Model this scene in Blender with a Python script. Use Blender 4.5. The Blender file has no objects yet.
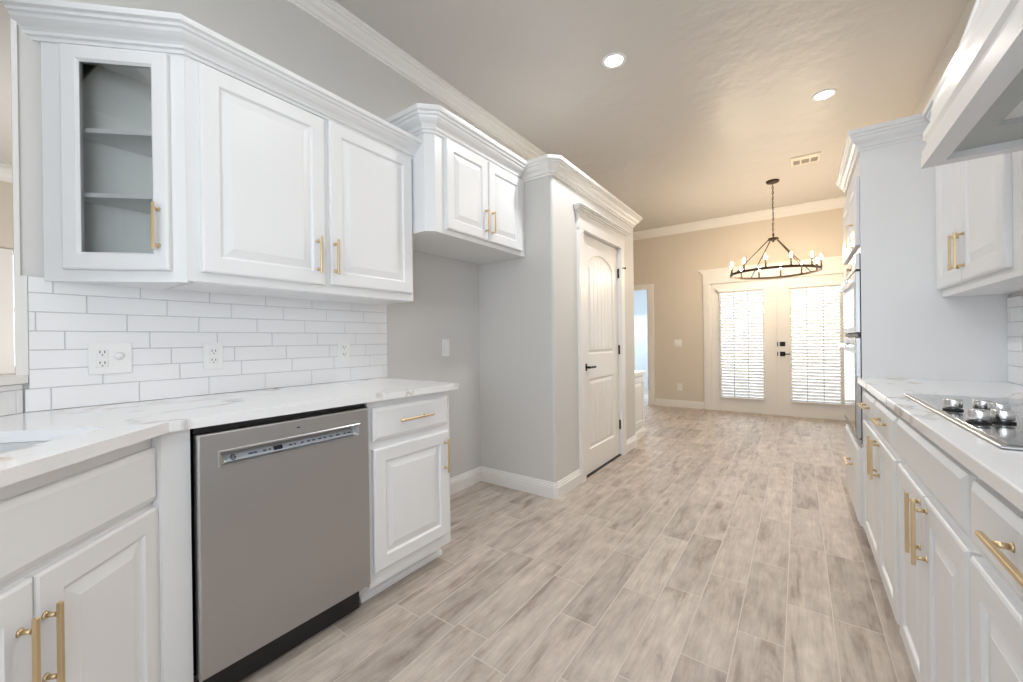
import bpy, bmesh, math, random
from mathutils import Vector, Matrix

random.seed(7)
C = bpy.context.scene.collection
S = bpy.context.scene
PI = math.pi
R2 = math.sqrt(0.5)

# ------------------------------------------------------------------ camera
CAM_H = 1.135
def make_camera():
    yaw, pitch, roll = math.radians(35.63), math.radians(-0.085), math.radians(-0.735)
    cy, sy = math.cos(yaw), math.sin(yaw)
    fwd = Vector((-sy * math.cos(pitch), cy * math.cos(pitch), math.sin(pitch)))
    r = Vector((cy, sy, 0)); u = r.cross(fwd)
    c, s = math.cos(roll), math.sin(roll)
    r2 = c * r + s * u; u2 = -s * r + c * u
    cd = bpy.data.cameras.new('camera'); cd.sensor_width = 36; cd.sensor_fit = 'HORIZONTAL'
    cd.lens = 401.0 / 1023 * 36; cd.clip_start = 0.02; cd.clip_end = 200
    o = bpy.data.objects.new('camera', cd); C.objects.link(o)
    m = Matrix((r2, u2, -fwd)).transposed().to_4x4()
    m.translation = Vector((0, 0, CAM_H))
    o.matrix_world = m
    S.camera = o
make_camera()

# ------------------------------------------------------------------ world, daylight, added fill lights, exposure
W = bpy.data.worlds.new('daylight_sky'); S.world = W; W.use_nodes = True
bg = W.node_tree.nodes['Background']
bg.inputs[0].default_value = (0.80, 0.90, 1.0, 1); bg.inputs[1].default_value = 3.5

def area(name, loc, rot, sx, sy, power, col):
    l = bpy.data.lights.new(name, 'AREA'); l.shape = 'RECTANGLE'; l.size = sx; l.size_y = sy
    l.energy = power; l.color = col
    o = bpy.data.objects.new(name, l); C.objects.link(o); o.location = loc; o.rotation_euler = rot
    return o
DAY = (0.93, 0.965, 1.0)
area('added_rear_fill', (-.15, -2.16, 1.55), (PI / 2, 0, 0), 1.7, 1.5, 3, DAY)  # added fill light behind the camera, set in a made-up rear opening
area('added_side_fill', (.77, -1.27, 1.55), (0, PI / 2, 0), 1.3, 1.3, 7, DAY)  # added fill light from the right for the sink and left cabinets
area('added_living_uplight', (-4.6, 1.0, .95), (0, math.radians(148), 0), 1.4, 2.2, 45, (1.0, 0.97, 0.93))  # added upward fill to brighten the living room ceiling and wall
area('daylight_french_doors', (-0.24, 6.86, 1.1), (-PI / 2, 0, 0), 1.5, 1.6, 4, DAY)
area('daylight_hall', (-2.6, 8.5, 2.2), (math.radians(-40), 0, 0), 1.0, 1.0, 45, (0.80, 0.92, 1.0))

S.view_settings.view_transform = 'Standard'
S.view_settings.look = 'None'
S.view_settings.gamma = 1.0
S.view_settings.use_curve_mapping = False
S.view_settings.exposure = 0.27
S.cycles.use_denoising = True
S.cycles.max_bounces = 10
S.cycles.diffuse_bounces = 6
S.cycles.sample_clamp_indirect = 6.0
S.cycles.caustics_reflective = False
S.cycles.caustics_refractive = False

# ------------------------------------------------------------------ materials
MAT = {}
def mat(name, col=(.8, .8, .8), rough=.5, metal=0., bump=None, spec=None, emit=None, coat=0.):
    m = bpy.data.materials.new(name); m.use_nodes = True
    nt = m.node_tree; b = nt.nodes['Principled BSDF']
    b.inputs['Base Color'].default_value = (*col, 1)
    b.inputs['Roughness'].default_value = rough
    b.inputs['Metallic'].default_value = metal
    if spec is not None: b.inputs['Specular IOR Level'].default_value = spec
    if coat: b.inputs['Coat Weight'].default_value = coat; b.inputs['Coat Roughness'].default_value = .1
    if emit:
        b.inputs['Emission Color'].default_value = (*emit[0], 1); b.inputs['Emission Strength'].default_value = emit[1]
    if bump:
        sc, st, dist = bump
        tc = nt.nodes.new('ShaderNodeTexCoord'); n = nt.nodes.new('ShaderNodeTexNoise')
        n.inputs['Scale'].default_value = sc; n.inputs['Detail'].default_value = 6
        bp = nt.nodes.new('ShaderNodeBump'); bp.inputs['Strength'].default_value = st; bp.inputs['Distance'].default_value = dist
        nt.links.new(tc.outputs['Object'], n.inputs['Vector']); nt.links.new(n.outputs['Fac'], bp.inputs['Height'])
        nt.links.new(bp.outputs['Normal'], b.inputs['Normal'])
    MAT[name] = m
    return m
mat('cabinet_paint', (.775, .78, .785), .32)
mat('trim_paint', (.80, .785, .76), .35)
mat('wall_paint', (.63, .62, .60), .6, bump=(90, .25, .002))
mat('wall_beige_warm_lit', (.66, .60, .52), .6, bump=(90, .25, .002))  # beige; on the back wall the chandelier's warm light is in the colour
mat('hall_paint', (.72, .77, .82), .6)
mat('ceiling_paint', (.60, .575, .545), .42, bump=(5, .5, .02))
mat('tile_white', (.82, .82, .83), .16)
mat('grout', (.52, .51, .50), .8)
mat('brass', (.74, .585, .36), .36, 1.)
mat('black_metal', (.02, .018, .017), .4, .6)
mat('bronze_metal', (.055, .035, .025), .45, .7)
mat('black_plastic', (.008, .008, .009), .45)
mat('black_glass', (.012, .013, .014), .04, 0., coat=1.)
mat('cook_glass', (.10, .105, .105), .03, 0., coat=1.)
mat('chrome', (.74, .74, .74), .20, 1.)
mat('plastic_white', (.82, .82, .81), .35)
mat('socket_dark', (.05, .05, .05), .5)
mat('blind_white', (.86, .86, .86), .45)
MAT['blind_white'].node_tree.nodes['Principled BSDF'].inputs['Transmission Weight'].default_value = 0.0
mat('cord_grey', (.5, .5, .5), .7)
mat('shelf_interior', (.80, .81, .79), .5)
mat('sink_white', (.60, .61, .61), .3)
mat('patio', (.75, .75, .74), .8)
mat('liner_grey', (.45, .47, .46), .4)
mat('led_lens', (1, 1, 1), .5, emit=((1, .97, .93), 25))
mat('bulb_glow', (1, .9, .75), .4, emit=((1.0, .80, .56), 440))
mat('display_dark', (.02, .022, .026), .2)
mat('strip_silver', (.42, .45, .50), .4, .2)
mat('vent_white', (.78, .72, .62), .5)
mat('vent_dark', (.08, .065, .05), .8)

def node_mat(name):
    m = bpy.data.materials.new(name); m.use_nodes = True; MAT[name] = m
    nt = m.node_tree
    return nt, nt.nodes['Principled BSDF'], (lambda t: nt.nodes.new('ShaderNode' + t)), nt.links.new

def mk_steel():
    nt, b, N, L = node_mat('stainless')
    b.inputs['Metallic'].default_value = 1.; b.inputs['Roughness'].default_value = .36
    tc = N('TexCoord'); mp = N('Mapping'); mp.inputs['Scale'].default_value = (1.5, 1.5, 260)
    n = N('TexNoise'); n.inputs['Scale'].default_value = 3; n.inputs['Detail'].default_value = 3
    cr = N('ValToRGB'); cr.color_ramp.elements[0].color = (.47, .47, .475, 1); cr.color_ramp.elements[1].color = (.53, .53, .535, 1)
    L(tc.outputs['Object'], mp.inputs['Vector']); L(mp.outputs['Vector'], n.inputs['Vector'])
    L(n.outputs['Fac'], cr.inputs['Fac']); L(cr.outputs['Color'], b.inputs['Base Color'])
mk_steel()

def mk_glass():
    m = bpy.data.materials.new('clear_glass'); m.use_nodes = True; MAT['clear_glass'] = m
    nt = m.node_tree; nt.nodes.clear()
    o = nt.nodes.new('ShaderNodeOutputMaterial'); t = nt.nodes.new('ShaderNodeBsdfTransparent'); g = nt.nodes.new('ShaderNodeBsdfGlossy')
    g.inputs['Roughness'].default_value = .02
    t.inputs[0].default_value = (.98, .985, .98, 1)
    mx = nt.nodes.new('ShaderNodeMixShader'); f = nt.nodes.new('ShaderNodeFresnel'); f.inputs[0].default_value = 1.45
    nt.links.new(f.outputs[0], mx.inputs[0]); nt.links.new(t.outputs[0], mx.inputs[1]); nt.links.new(g.outputs[0], mx.inputs[2])
    nt.links.new(mx.outputs[0], o.inputs[0])
mk_glass()

def mk_quartz():
    nt, b, N, L = node_mat('quartz')
    b.inputs['Roughness'].default_value = .10
    tc = N('TexCoord')
    n1 = N('TexNoise'); n1.inputs['Scale'].default_value = 1.1; n1.inputs['Detail'].default_value = 5; n1.inputs['Roughness'].default_value = .55; n1.inputs['Distortion'].default_value = .7
    L(tc.outputs['Object'], n1.inputs['Vector'])
    s = N('Math'); s.operation = 'SUBTRACT'; s.inputs[1].default_value = .5; L(n1.outputs['Fac'], s.inputs[0])
    a = N('Math'); a.operation = 'ABSOLUTE'; L(s.outputs[0], a.inputs[0])
    vein = N('MapRange'); vein.inputs['From Min'].default_value = 0; vein.inputs['From Max'].default_value = .016
    vein.inputs['To Min'].default_value = 1; vein.inputs['To Max'].default_value = 0; L(a.outputs[0], vein.inputs['Value'])
    n2 = N('TexNoise'); n2.inputs['Scale'].default_value = 2.3; n2.inputs['Detail'].default_value = 2; L(tc.outputs['Object'], n2.inputs['Vector'])
    msk = N('MapRange'); msk.inputs['From Min'].default_value = .42; msk.inputs['From Max'].default_value = .54; L(n2.outputs['Fac'], msk.inputs['Value'])
    mu = N('Math'); mu.operation = 'MULTIPLY'; L(vein.outputs[0], mu.inputs[0]); L(msk.outputs[0], mu.inputs[1])
    n3 = N('TexNoise'); n3.inputs['Scale'].default_value = 5; L(tc.outputs['Object'], n3.inputs['Vector'])
    vc = N('ValToRGB'); vc.color_ramp.elements[0].color = (.42, .41, .40, 1); vc.color_ramp.elements[1].color = (.50, .40, .27, 1)
    vc.color_ramp.elements[0].position = .4; vc.color_ramp.elements[1].position = .6; L(n3.outputs['Fac'], vc.inputs['Fac'])
    mx = N('Mix'); mx.data_type = 'RGBA'; L(mu.outputs[0], mx.inputs[0]); mx.inputs[6].default_value = (.82, .82, .825, 1); L(vc.outputs['Color'], mx.inputs[7])
    L(mx.outputs[2], b.inputs['Base Color'])
mk_quartz()

def mk_floor():
    nt, b, N, L = node_mat('plank_tile')
    def M(op, a=None, bb=None):
        n = N('Math'); n.operation = op
        for i, v in enumerate((a, bb)):
            if v is None: continue
            if isinstance(v, (int, float)): n.inputs[i].default_value = v
            else: L(v, n.inputs[i])
        return n.outputs[0]
    g = N('NewGeometry'); sx = N('SeparateXYZ'); L(g.outputs['Position'], sx.inputs[0])
    PW, PL = .153, .600
    u = M('DIVIDE', M('ADD', sx.outputs[0], 1.276), PW)
    row = M('FLOOR', u); fu = M('SUBTRACT', u, row)
    wn = N('TexWhiteNoise'); wn.noise_dimensions = '1D'; L(row, wn.inputs['W'])
    v = M('ADD', M('DIVIDE', sx.outputs[1], PL), M('MULTIPLY', wn.outputs['Value'], 7.0))
    col = M('FLOOR', v); fv = M('SUBTRACT', v, col)
    cb = N('CombineXYZ'); L(row, cb.inputs[0]); L(col, cb.inputs[1])
    wn2 = N('TexWhiteNoise'); wn2.noise_dimensions = '2D'; L(cb.outputs[0], wn2.inputs['Vector'])
    # grout
    eu = M('MULTIPLY', M('MINIMUM', fu, M('SUBTRACT', 1., fu)), PW)
    ev = M('MULTIPLY', M('MINIMUM', fv, M('SUBTRACT', 1., fv)), PL)
    e = M('MINIMUM', eu, ev)
    gr = N('MapRange'); gr.inputs['From Min'].default_value = .0012; gr.inputs['From Max'].default_value = .0022; L(e, gr.inputs['Value'])
    # grain: stretched noise, shifted per plank
    cv = N('CombineXYZ')
    L(M('MULTIPLY', sx.outputs[0], 15.), cv.inputs[0])
    L(M('ADD', M('MULTIPLY', sx.outputs[1], 2.6), M('MULTIPLY', wn2.outputs['Value'], 37.)), cv.inputs[1])
    L(M('MULTIPLY', row, 3.7), cv.inputs[2])
    n1 = N('TexNoise'); n1.inputs['Scale'].default_value = 1.; n1.inputs['Detail'].default_value = 9; n1.inputs['Roughness'].default_value = .66; n1.inputs['Distortion'].default_value = .5
    L(cv.outputs[0], n1.inputs['Vector'])
    cr = N('ValToRGB'); E = cr.color_ramp.elements
    E[0].position = .30; E[0].color = (.30, .235, .19, 1); E[1].position = .66; E[1].color = (.60, .53, .462, 1)
    m_ = E.new(.46); m_.color = (.49, .42, .365, 1)
    L(n1.outputs['Fac'], cr.inputs['Fac'])
    def stretch(kx, ky, lo, hi, det=4):
        n4 = N('TexNoise'); n4.inputs['Scale'].default_value = 1.; n4.inputs['Detail'].default_value = det
        cv2 = N('CombineXYZ'); L(M('MULTIPLY', sx.outputs[0], kx), cv2.inputs[0]); L(M('MULTIPLY', sx.outputs[1], ky), cv2.inputs[1]); L(row, cv2.inputs[2])
        L(cv2.outputs[0], n4.inputs['Vector'])
        fine = N('MapRange'); fine.inputs['From Min'].default_value = .3; fine.inputs['From Max'].default_value = .7; fine.inputs['To Min'].default_value = lo; fine.inputs['To Max'].default_value = hi; L(n4.outputs['Fac'], fine.inputs['Value'])
        return fine.outputs[0]
    f1 = stretch(85., 6., .90, 1.07); f2 = stretch(9., 130., .975, 1.02); f3 = stretch(16., 8., .86, 1.10, 6)
    tone = N('MapRange'); tone.inputs['To Min'].default_value = .84; tone.inputs['To Max'].default_value = 1.08; L(wn2.outputs['Value'], tone.inputs['Value'])
    tf = M('MULTIPLY', M('MULTIPLY', f1, f2), M('MULTIPLY', f3, tone.outputs[0]))
    vm = N('VectorMath'); vm.operation = 'SCALE'; L(cr.outputs['Color'], vm.inputs[0]); L(tf, vm.inputs[3])
    mx = N('Mix'); mx.data_type = 'RGBA'; L(gr.outputs[0], mx.inputs[0]); mx.inputs[6].default_value = (.62, .56, .50, 1); L(vm.outputs[0], mx.inputs[7])
    L(mx.outputs[2], b.inputs['Base Color'])
    b.inputs['Roughness'].default_value = .55
    bp = N('Bump'); bp.inputs['Strength'].default_value = .4; bp.inputs['Distance'].default_value = .002
    L(gr.outputs[0], bp.inputs['Height']); L(bp.outputs['Normal'], b.inputs['Normal'])
mk_floor()

# ------------------------------------------------------------------ mesh helpers
def bx(bm, x0, x1, y0, y1, z0, z1, bev=0., seg=1, mi=0):
    r = bmesh.ops.create_cube(bm, size=1.0)
    vs = r['verts']
    for v in vs:
        v.co = Vector((x0 + (v.co.x + .5) * (x1 - x0), y0 + (v.co.y + .5) * (y1 - y0), z0 + (v.co.z + .5) * (z1 - z0)))
    fs = {f for v in vs for f in v.link_faces}
    for f in fs: f.material_index = mi
    if bev > 0:
        es = list({e for v in vs for e in v.link_edges})
        rr = bmesh.ops.bevel(bm, geom=es, offset=bev, segments=seg, affect='EDGES', profile=.5)
        for f in rr['faces']: f.material_index = mi

def prism(bm, poly, z0, z1, mi=0):
    a = [bm.verts.new((p[0], p[1], z0)) for p in poly]; b = [bm.verts.new((p[0], p[1], z1)) for p in poly]
    n = len(poly)
    fs = [bm.faces.new(a[::-1]), bm.faces.new(b)]
    for i in range(n): fs.append(bm.faces.new((a[i], a[(i + 1) % n], b[(i + 1) % n], b[i])))
    for f in fs: f.material_index = mi

def cyl(bm, p0, p1, r0, r1=None, n=16, cap=True, mi=0, smooth=True):
    p0, p1 = Vector(p0), Vector(p1); r1 = r0 if r1 is None else r1
    d = (p1 - p0).normalized()
    a = Vector((0, 0, 1)) if abs(d.z) < .9 else Vector((1, 0, 0))
    u = d.cross(a).normalized(); w = d.cross(u)
    A = [bm.verts.new(p0 + r0 * (u * math.cos(2 * PI * i / n) + w * math.sin(2 * PI * i / n))) for i in range(n)]
    B = [bm.verts.new(p1 + r1 * (u * math.cos(2 * PI * i / n) + w * math.sin(2 * PI * i / n))) for i in range(n)]
    for i in range(n):
        f = bm.faces.new((A[i], A[(i + 1) % n], B[(i + 1) % n], B[i])); f.smooth = smooth; f.material_index = mi
    if cap:
        for f in (bm.faces.new(A[::-1]), bm.faces.new(B)): f.material_index = mi

def lathe(bm, prof, center=(0, 0, 0), n=24, mi=0):
    c = Vector(center); rings = []
    for r, z in prof:
        if r < 1e-6: rings.append([bm.verts.new(c + Vector((0, 0, z)))])
        else: rings.append([bm.verts.new(c + Vector((r * math.cos(2 * PI * i / n), r * math.sin(2 * PI * i / n), z))) for i in range(n)])
    for A, B in zip(rings[:-1], rings[1:]):
        for i in range(n):
            j = (i + 1) % n
            if len(A) == 1 and len(B) == 1: continue
            if len(A) == 1: f = bm.faces.new((A[0], B[j], B[i]))
            elif len(B) == 1: f = bm.faces.new((A[i], A[j], B[0]))
            else: f = bm.faces.new((A[i], A[j], B[j], B[i]))
            f.smooth = True; f.material_index = mi

def tube(bm, pts, r, n=8, closed=False):
    P = [Vector(p) for p in pts]; m = len(P); rings = []
    for i in range(m):
        if closed: t = P[(i + 1) % m] - P[i - 1]
        else: t = P[min(i + 1, m - 1)] - P[max(i - 1, 0)]
        t.normalize()
        a = Vector((0, 0, 1)) if abs(t.z) < .95 else Vector((1, 0, 0))
        u = t.cross(a).normalized(); w = t.cross(u)
        rings.append([bm.verts.new(P[i] + r * (u * math.cos(2 * PI * k / n) + w * math.sin(2 * PI * k / n))) for k in range(n)])
    for i in range(m if closed else m - 1):
        A, B = rings[i], rings[(i + 1) % m]
        for k in range(n):
            f = bm.faces.new((A[k], A[(k + 1) % n], B[(k + 1) % n], B[k])); f.smooth = True
    if not closed: bm.faces.new(rings[0][::-1]); bm.faces.new(rings[-1])

def sweep(bm, path, prof, z0=0.):
    """prof: (outward, up) closed loop swept along a flat path, mitred; outward is to the right of travel"""
    P = [Vector((p[0], p[1])) for p in path]; m = len(P); rings = []
    for i in range(m):
        d0 = (P[i] - P[i - 1]).normalized() if i > 0 else None
        d1 = (P[i + 1] - P[i]).normalized() if i < m - 1 else None
        n0 = Vector((d0.y, -d0.x)) if d0 else None; n1 = Vector((d1.y, -d1.x)) if d1 else None
        if n0 is None: o = n1
        elif n1 is None: o = n0
        else:
            b = (n0 + n1).normalized(); o = b / b.dot(n0)
        rings.append([bm.verts.new((P[i].x + o.x * q[0], P[i].y + o.y * q[0], z0 + q[1])) for q in prof])
    k = len(prof)
    for A, B in zip(rings[:-1], rings[1:]):
        for j in range(k): bm.faces.new((A[j], A[(j + 1) % k], B[(j + 1) % k], B[j]))
    bm.faces.new(rings[0][::-1]); bm.faces.new(rings[-1])

def rings_to_faces(bm, loops, cap_first=False, cap_last=True, mi=0):
    L = [[bm.verts.new(p) for p in lp] for lp in loops]; n = len(L[0])
    for A, B in zip(L[:-1], L[1:]):
        for j in range(n):
            f = bm.faces.new((A[j], A[(j + 1) % n], B[(j + 1) % n], B[j])); f.material_index = mi
    if cap_first: bm.faces.new(L[0][::-1]).material_index = mi
    if cap_last: bm.faces.new(L[-1]).material_index = mi

def fill_with_holes(bm, outer, holes, mi=0):
    es = []
    for lp in [outer] + holes:
        vs = [bm.verts.new(p) for p in lp]
        for i in range(len(vs)): es.append(bm.edges.new((vs[i], vs[(i + 1) % len(vs)])))
    r = bmesh.ops.triangle_fill(bm, edges=es, use_beauty=True)
    for g in r['geom']:
        if isinstance(g, bmesh.types.BMFace): g.material_index = mi

def obj(name, bm, m, parent=None, world=False, weld=False):
    if world and parent is not None:
        bmesh.ops.transform(bm, matrix=pm(parent).inverted(), verts=bm.verts[:])
    if weld: bmesh.ops.remove_doubles(bm, verts=bm.verts[:], dist=1e-5)
    bmesh.ops.recalc_face_normals(bm, faces=bm.faces[:])
    me = bpy.data.meshes.new(name); bm.to_mesh(me); bm.free()
    for k in ([m] if isinstance(m, str) else m): me.materials.append(MAT[k])
    o = bpy.data.objects.new(name, me); C.objects.link(o)
    if parent is not None: o.parent = parent
    return o
def pm(e): return Matrix.Translation(e.location) @ e.rotation_euler.to_matrix().to_4x4()
def B(): return bmesh.new()

def thing(name, label, cat, loc=(0, 0, 0), rotz=0., group=None):
    o = bpy.data.objects.new(name, None); C.objects.link(o); o.empty_display_size = .1
    o.location = loc; o.rotation_euler = (0, 0, rotz); o['label'] = label; o['category'] = cat
    if group: o['group'] = group
    return o
def tag(o, label, cat, group=None):
    o['label'] = label; o['category'] = cat
    if group: o['group'] = group
    return o
def struct(name, bm, m, label=None, cat=None, weld=False):
    o = obj(name, bm, m, None, weld=weld); o['kind'] = 'structure'
    o['label'] = label or name.replace('_', ' '); o['category'] = cat or name.split('_')[0]
    return o
def dup(root, loc, rotz, label, group=None):
    r = root.copy(); C.objects.link(r); r.location = loc; r.rotation_euler = (0, 0, rotz); r['label'] = label
    if group: r['group'] = group
    for ch in list(root.children):
        c = ch.copy(); C.objects.link(c); c.parent = r
        for g in ch.children:
            d = g.copy(); C.objects.link(d); d.parent = c
    return r

# ------------------------------------------------------------------ key dimensions (metres; x right, y into the room, z up)
WL, WR, YB, CEIL = -2.115, .785, 6.98, 2.985
CT = .914                      # worktop height
TD = -1.401                    # diagonal wall: x + y = TD * sqrt2
EDGE_X = -1.46                 # left worktop front edge
def st(t, s): return ((t + s) * R2, (t - s) * R2)    # diagonal coordinates -> x, y
CROWN = [(0, 0), (.008, 0), (.010, .014), (.018, .018), (.020, .030), (.027, .040), (.040, .050), (.050, .062), (.054, .074), (.062, .078), (.064, .090), (.074, .095), (.076, .108), (.076, .120), (0, .120)]
def crown_scaled(h, p): return [(a * p / .076, b * h / .12) for a, b in CROWN]
BASE = [(0, 0), (.016, 0), (.016, .078), (.012, .083), (.013, .092), (.008, .099), (.006, .112), (0, .115)]

# ------------------------------------------------------------------ setting
bm = B(); bx(bm, -6.9, .95, -2.4, 7.1, -.08, 0); bx(bm, -3.6, -1.6, 7.1, 9.2, -.08, 0); struct('floor', bm, 'plank_tile', 'pale wood-look plank tile floor running the length of the kitchen')
bm = B(); bx(bm, -6.9, .95, -2.4, 9.2, CEIL, CEIL + .1); struct('ceiling', bm, 'ceiling_paint', 'smooth warm greige ceiling')

bm = B()                                             # left wall
bx(bm, WL - .12, WL, .134, 4.22, 0, CEIL); struct('wall_left', bm, 'wall_paint', 'greige left kitchen wall behind the wall cabinets')
# corner wall under / around the pass-through opening above the sink
SILL, HEADZ = 1.035, 2.42
bm = B()
c0, c1 = st(TD, -1.590), st(TD, -.50); d0, d1 = st(TD - .12, -1.59 - .05), st(TD - .12, -.50)
prism(bm, [c0, c1, d1, d0], 0, SILL - .02); prism(bm, [c0, c1, d1, d0], HEADZ, CEIL)
e0, e1 = st(TD, -.62), st(TD - .12, -.62)
prism(bm, [e0, c1, d1, e1], SILL - .02, HEADZ)
struct('wall_corner', bm, 'wall_paint', 'short angled wall with the pass-through opening above the sink')
bm = B(); x, y = c1; bx(bm, x - .12, x, -2.2, y, 0, CEIL); struct('wall_left_rear', bm, 'wall_paint')
# pantry block
PX, PY0, PY1 = -1.42, 2.50, 4.22
DY0, DY1, DZ = 2.972, 3.805, 2.025
bm = B()
bx(bm, WL, PX - .02, PY0, PY0 + .1, 0, 2.335); prism(bm, [(PX - .02, PY0)] + [(PX - .02 + .02 * math.sin(a * PI / 12), PY0 + .02 - .02 * math.cos(a * PI / 12)) for a in range(1, 7)] + [(PX, PY0 + .1), (PX - .02, PY0 + .1)], 0, 2.335); struct('wall_pantry_side', bm, 'wall_paint', 'pantry side wall facing the refrigerator alcove')
bm = B()
bx(bm, PX - .1, PX, PY0 + .1, DY0, 0, 2.335); bx(bm, PX - .1, PX, DY1, PY1, 0, 2.335); bx(bm, PX - .1, PX, DY0, DY1, DZ, 2.335)
struct('wall_pantry_front', bm, 'wall_paint', 'pantry front wall around the arched panel door')
bm = B(); bx(bm, WL, PX - .1, PY1 - .1, PY1, 0, 2.335); struct('wall_pantry_end', bm, 'wall_paint')
bm = B(); bx(bm, WL, PX - .01, PY0 + .01, PY1 - .01, 2.335, 2.42); struct('wall_pantry_top', bm, 'trim_paint')
# back wall with doorway and french doors
HX0, HX1, HZ = -2.95, -2.105, 1.985
FX0, FX1, FZ = -1.14, .645, 1.995
bm = B()
bx(bm, -3.5, HX0, YB, YB + .12, 0, CEIL); bx(bm, HX0, HX1, YB, YB + .12, HZ, CEIL); bx(bm, HX1, FX0, YB, YB + .12, 0, CEIL)
bx(bm, FX0, FX1, YB, YB + .12, FZ, CEIL); bx(bm, FX1, WR + .15, YB, YB + .12, 0, CEIL)
struct('wall_back', bm, 'wall_beige_warm_lit', 'beige back wall of the dining end, chandelier warmth in its colour')
bm = B(); bx(bm, WR, WR + .12, -.55, YB, 0, CEIL); bx(bm, WR, WR + .12, -2.2, -2.0, 0, CEIL); bx(bm, WR, WR + .12, -2.0, -.55, 0, .85); bx(bm, WR, WR + .12, -2.0, -.55, 2.3, CEIL); struct('wall_right', bm, 'wall_paint')  # side opening near the camera is made up to carry the fill light
bm = B(); bx(bm, -3.5, -3.38, 4.22, YB, 0, CEIL); struct('wall_dining_left', bm, 'wall_beige_warm_lit')
bm = B(); bx(bm, -6.8, WL - .12, 4.22, 4.34, 0, CEIL); bx(bm, WL - .12, WL, 4.22, 4.34, 0, CEIL); struct('wall_living_end', bm, 'wall_beige_warm_lit')
# rear wall behind the camera, with a wide opening added for fill light
bm = B()
for a in ((-6.8, -1.05, 0, CEIL), (.75, WR + .12, 0, CEIL), (-1.05, .75, 0, .75), (-1.05, .75, 2.35, CEIL)):
    bx(bm, a[0], a[1], -2.32, -2.2, a[2], a[3])
struct('wall_rear', bm, 'wall_paint')
# living room beyond the pass-through
LW = -6.6
bm = B()
bx(bm, LW - .12, LW, -2.2, .375, 0, CEIL); bx(bm, LW - .12, LW, 1.65, 4.22, 0, CEIL); bx(bm, LW - .12, LW, .375, 1.65, 0, .93); bx(bm, LW - .12, LW, .375, 1.65, 2.10, CEIL)
struct('wall_living', bm, 'wall_beige_warm_lit', 'beige living room wall seen through the pass-through')
bm = B(); sweep(bm, [(LW, -2.2), (LW, 4.22)], crown_scaled(.13, .09), CEIL - .15 - .005); bx(bm, LW, LW + .09, -2.2, 4.22, CEIL - .03, CEIL)
struct('trim_1', bm, 'trim_paint', 'crown moulding of the living room')
# window_2 : living room window casing
bm = B()
for a in ((.275, .375, .86, 2.14), (1.65, 1.75, .86, 2.14), (.375, 1.65, 2.10, 2.14), (.375, 1.65, .86, .93)):
    bx(bm, LW, LW + .025, a[0], a[1], a[2], a[3], .004)
bx(bm, LW - .08, LW - .05, .375, 1.65, 1.50, 1.54); bx(bm, LW - .08, LW - .05, 1.0, 1.04, .93, 2.10)
struct('window_2', bm, 'trim_paint', 'living room window casing beyond the pass-through')
# hall behind the doorway
bm = B()
bx(bm, -3.6, -1.6, 9.1, 9.2, 0, CEIL); bx(bm, -1.72, -1.6, YB + .12, 9.1, 0, CEIL); bx(bm, -3.6, -3.5, YB + .12, 9.1, 0, CEIL)
struct('wall_hall', bm, 'hall_paint', 'pale blue hall wall through the doorway')

# crown mouldings of the room
RC = crown_scaled(.095, .09); RCB = crown_scaled(.125, .09)
bm = B(); sweep(bm, [(WL, .134), (WL, 4.22)], RC, CEIL - .095); struct('trim_2', bm, 'trim_paint', 'ceiling crown moulding on the left wall')
bm = B(); sweep(bm, [(-3.38, YB), (WR, YB)], RCB, CEIL - .125); struct('trim_3', bm, 'trim_paint', 'ceiling crown moulding on the back wall')
bm = B(); sweep(bm, [(WL, PY0), (PX - .022, PY0), (PX, PY0 + .022), (PX, PY1 - .0), (WL, PY1)], crown_scaled(.115, .078), 2.312); struct('trim_4', bm, 'trim_paint', 'white crown moulding around the top of the pantry')
# baseboards
bm = B(); sweep(bm, [(WL, 1.53), (WL, PY0), (PX - .02, PY0), (PX, PY0 + .02), (PX, 2.885)], BASE); struct('baseboard_left', bm, 'trim_paint', 'white baseboard round the alcove and pantry corner')
bm = B(); sweep(bm, [(PX, 3.900), (PX, PY1), (PX - .03, PY1)], BASE); struct('baseboard_pantry', bm, 'trim_paint')
bm = B(); sweep(bm, [(-2.0, YB), (-1.235, YB)], BASE); struct('baseboard_back', bm, 'trim_paint')
# corner bead on the pantry and jamb trim of the pass-through
bm = B()
prism(bm, [(WL + .012, .1345), (WL + .012, .1215), (WL - .125, .1285), (WL - .125, .1345)], SILL, HEADZ)
prism(bm, [(WL + .011, .130), (WL + .011, .149), (WL, .149), (WL, .130)], SILL, 1.372)
prism(bm, [st(TD + .02, -1.59), st(TD + .02, -.56), st(TD - .14, -.56), st(TD - .14, -1.63)], SILL - .022, SILL + .006)
prism(bm, [st(TD + .012, -.635), st(TD + .012, -.57), st(TD - .13, -.57), st(TD - .13, -.635)], SILL, HEADZ)
struct('window_1', bm, 'trim_paint', 'white sill and jambs of the pass-through opening above the sink')

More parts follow.
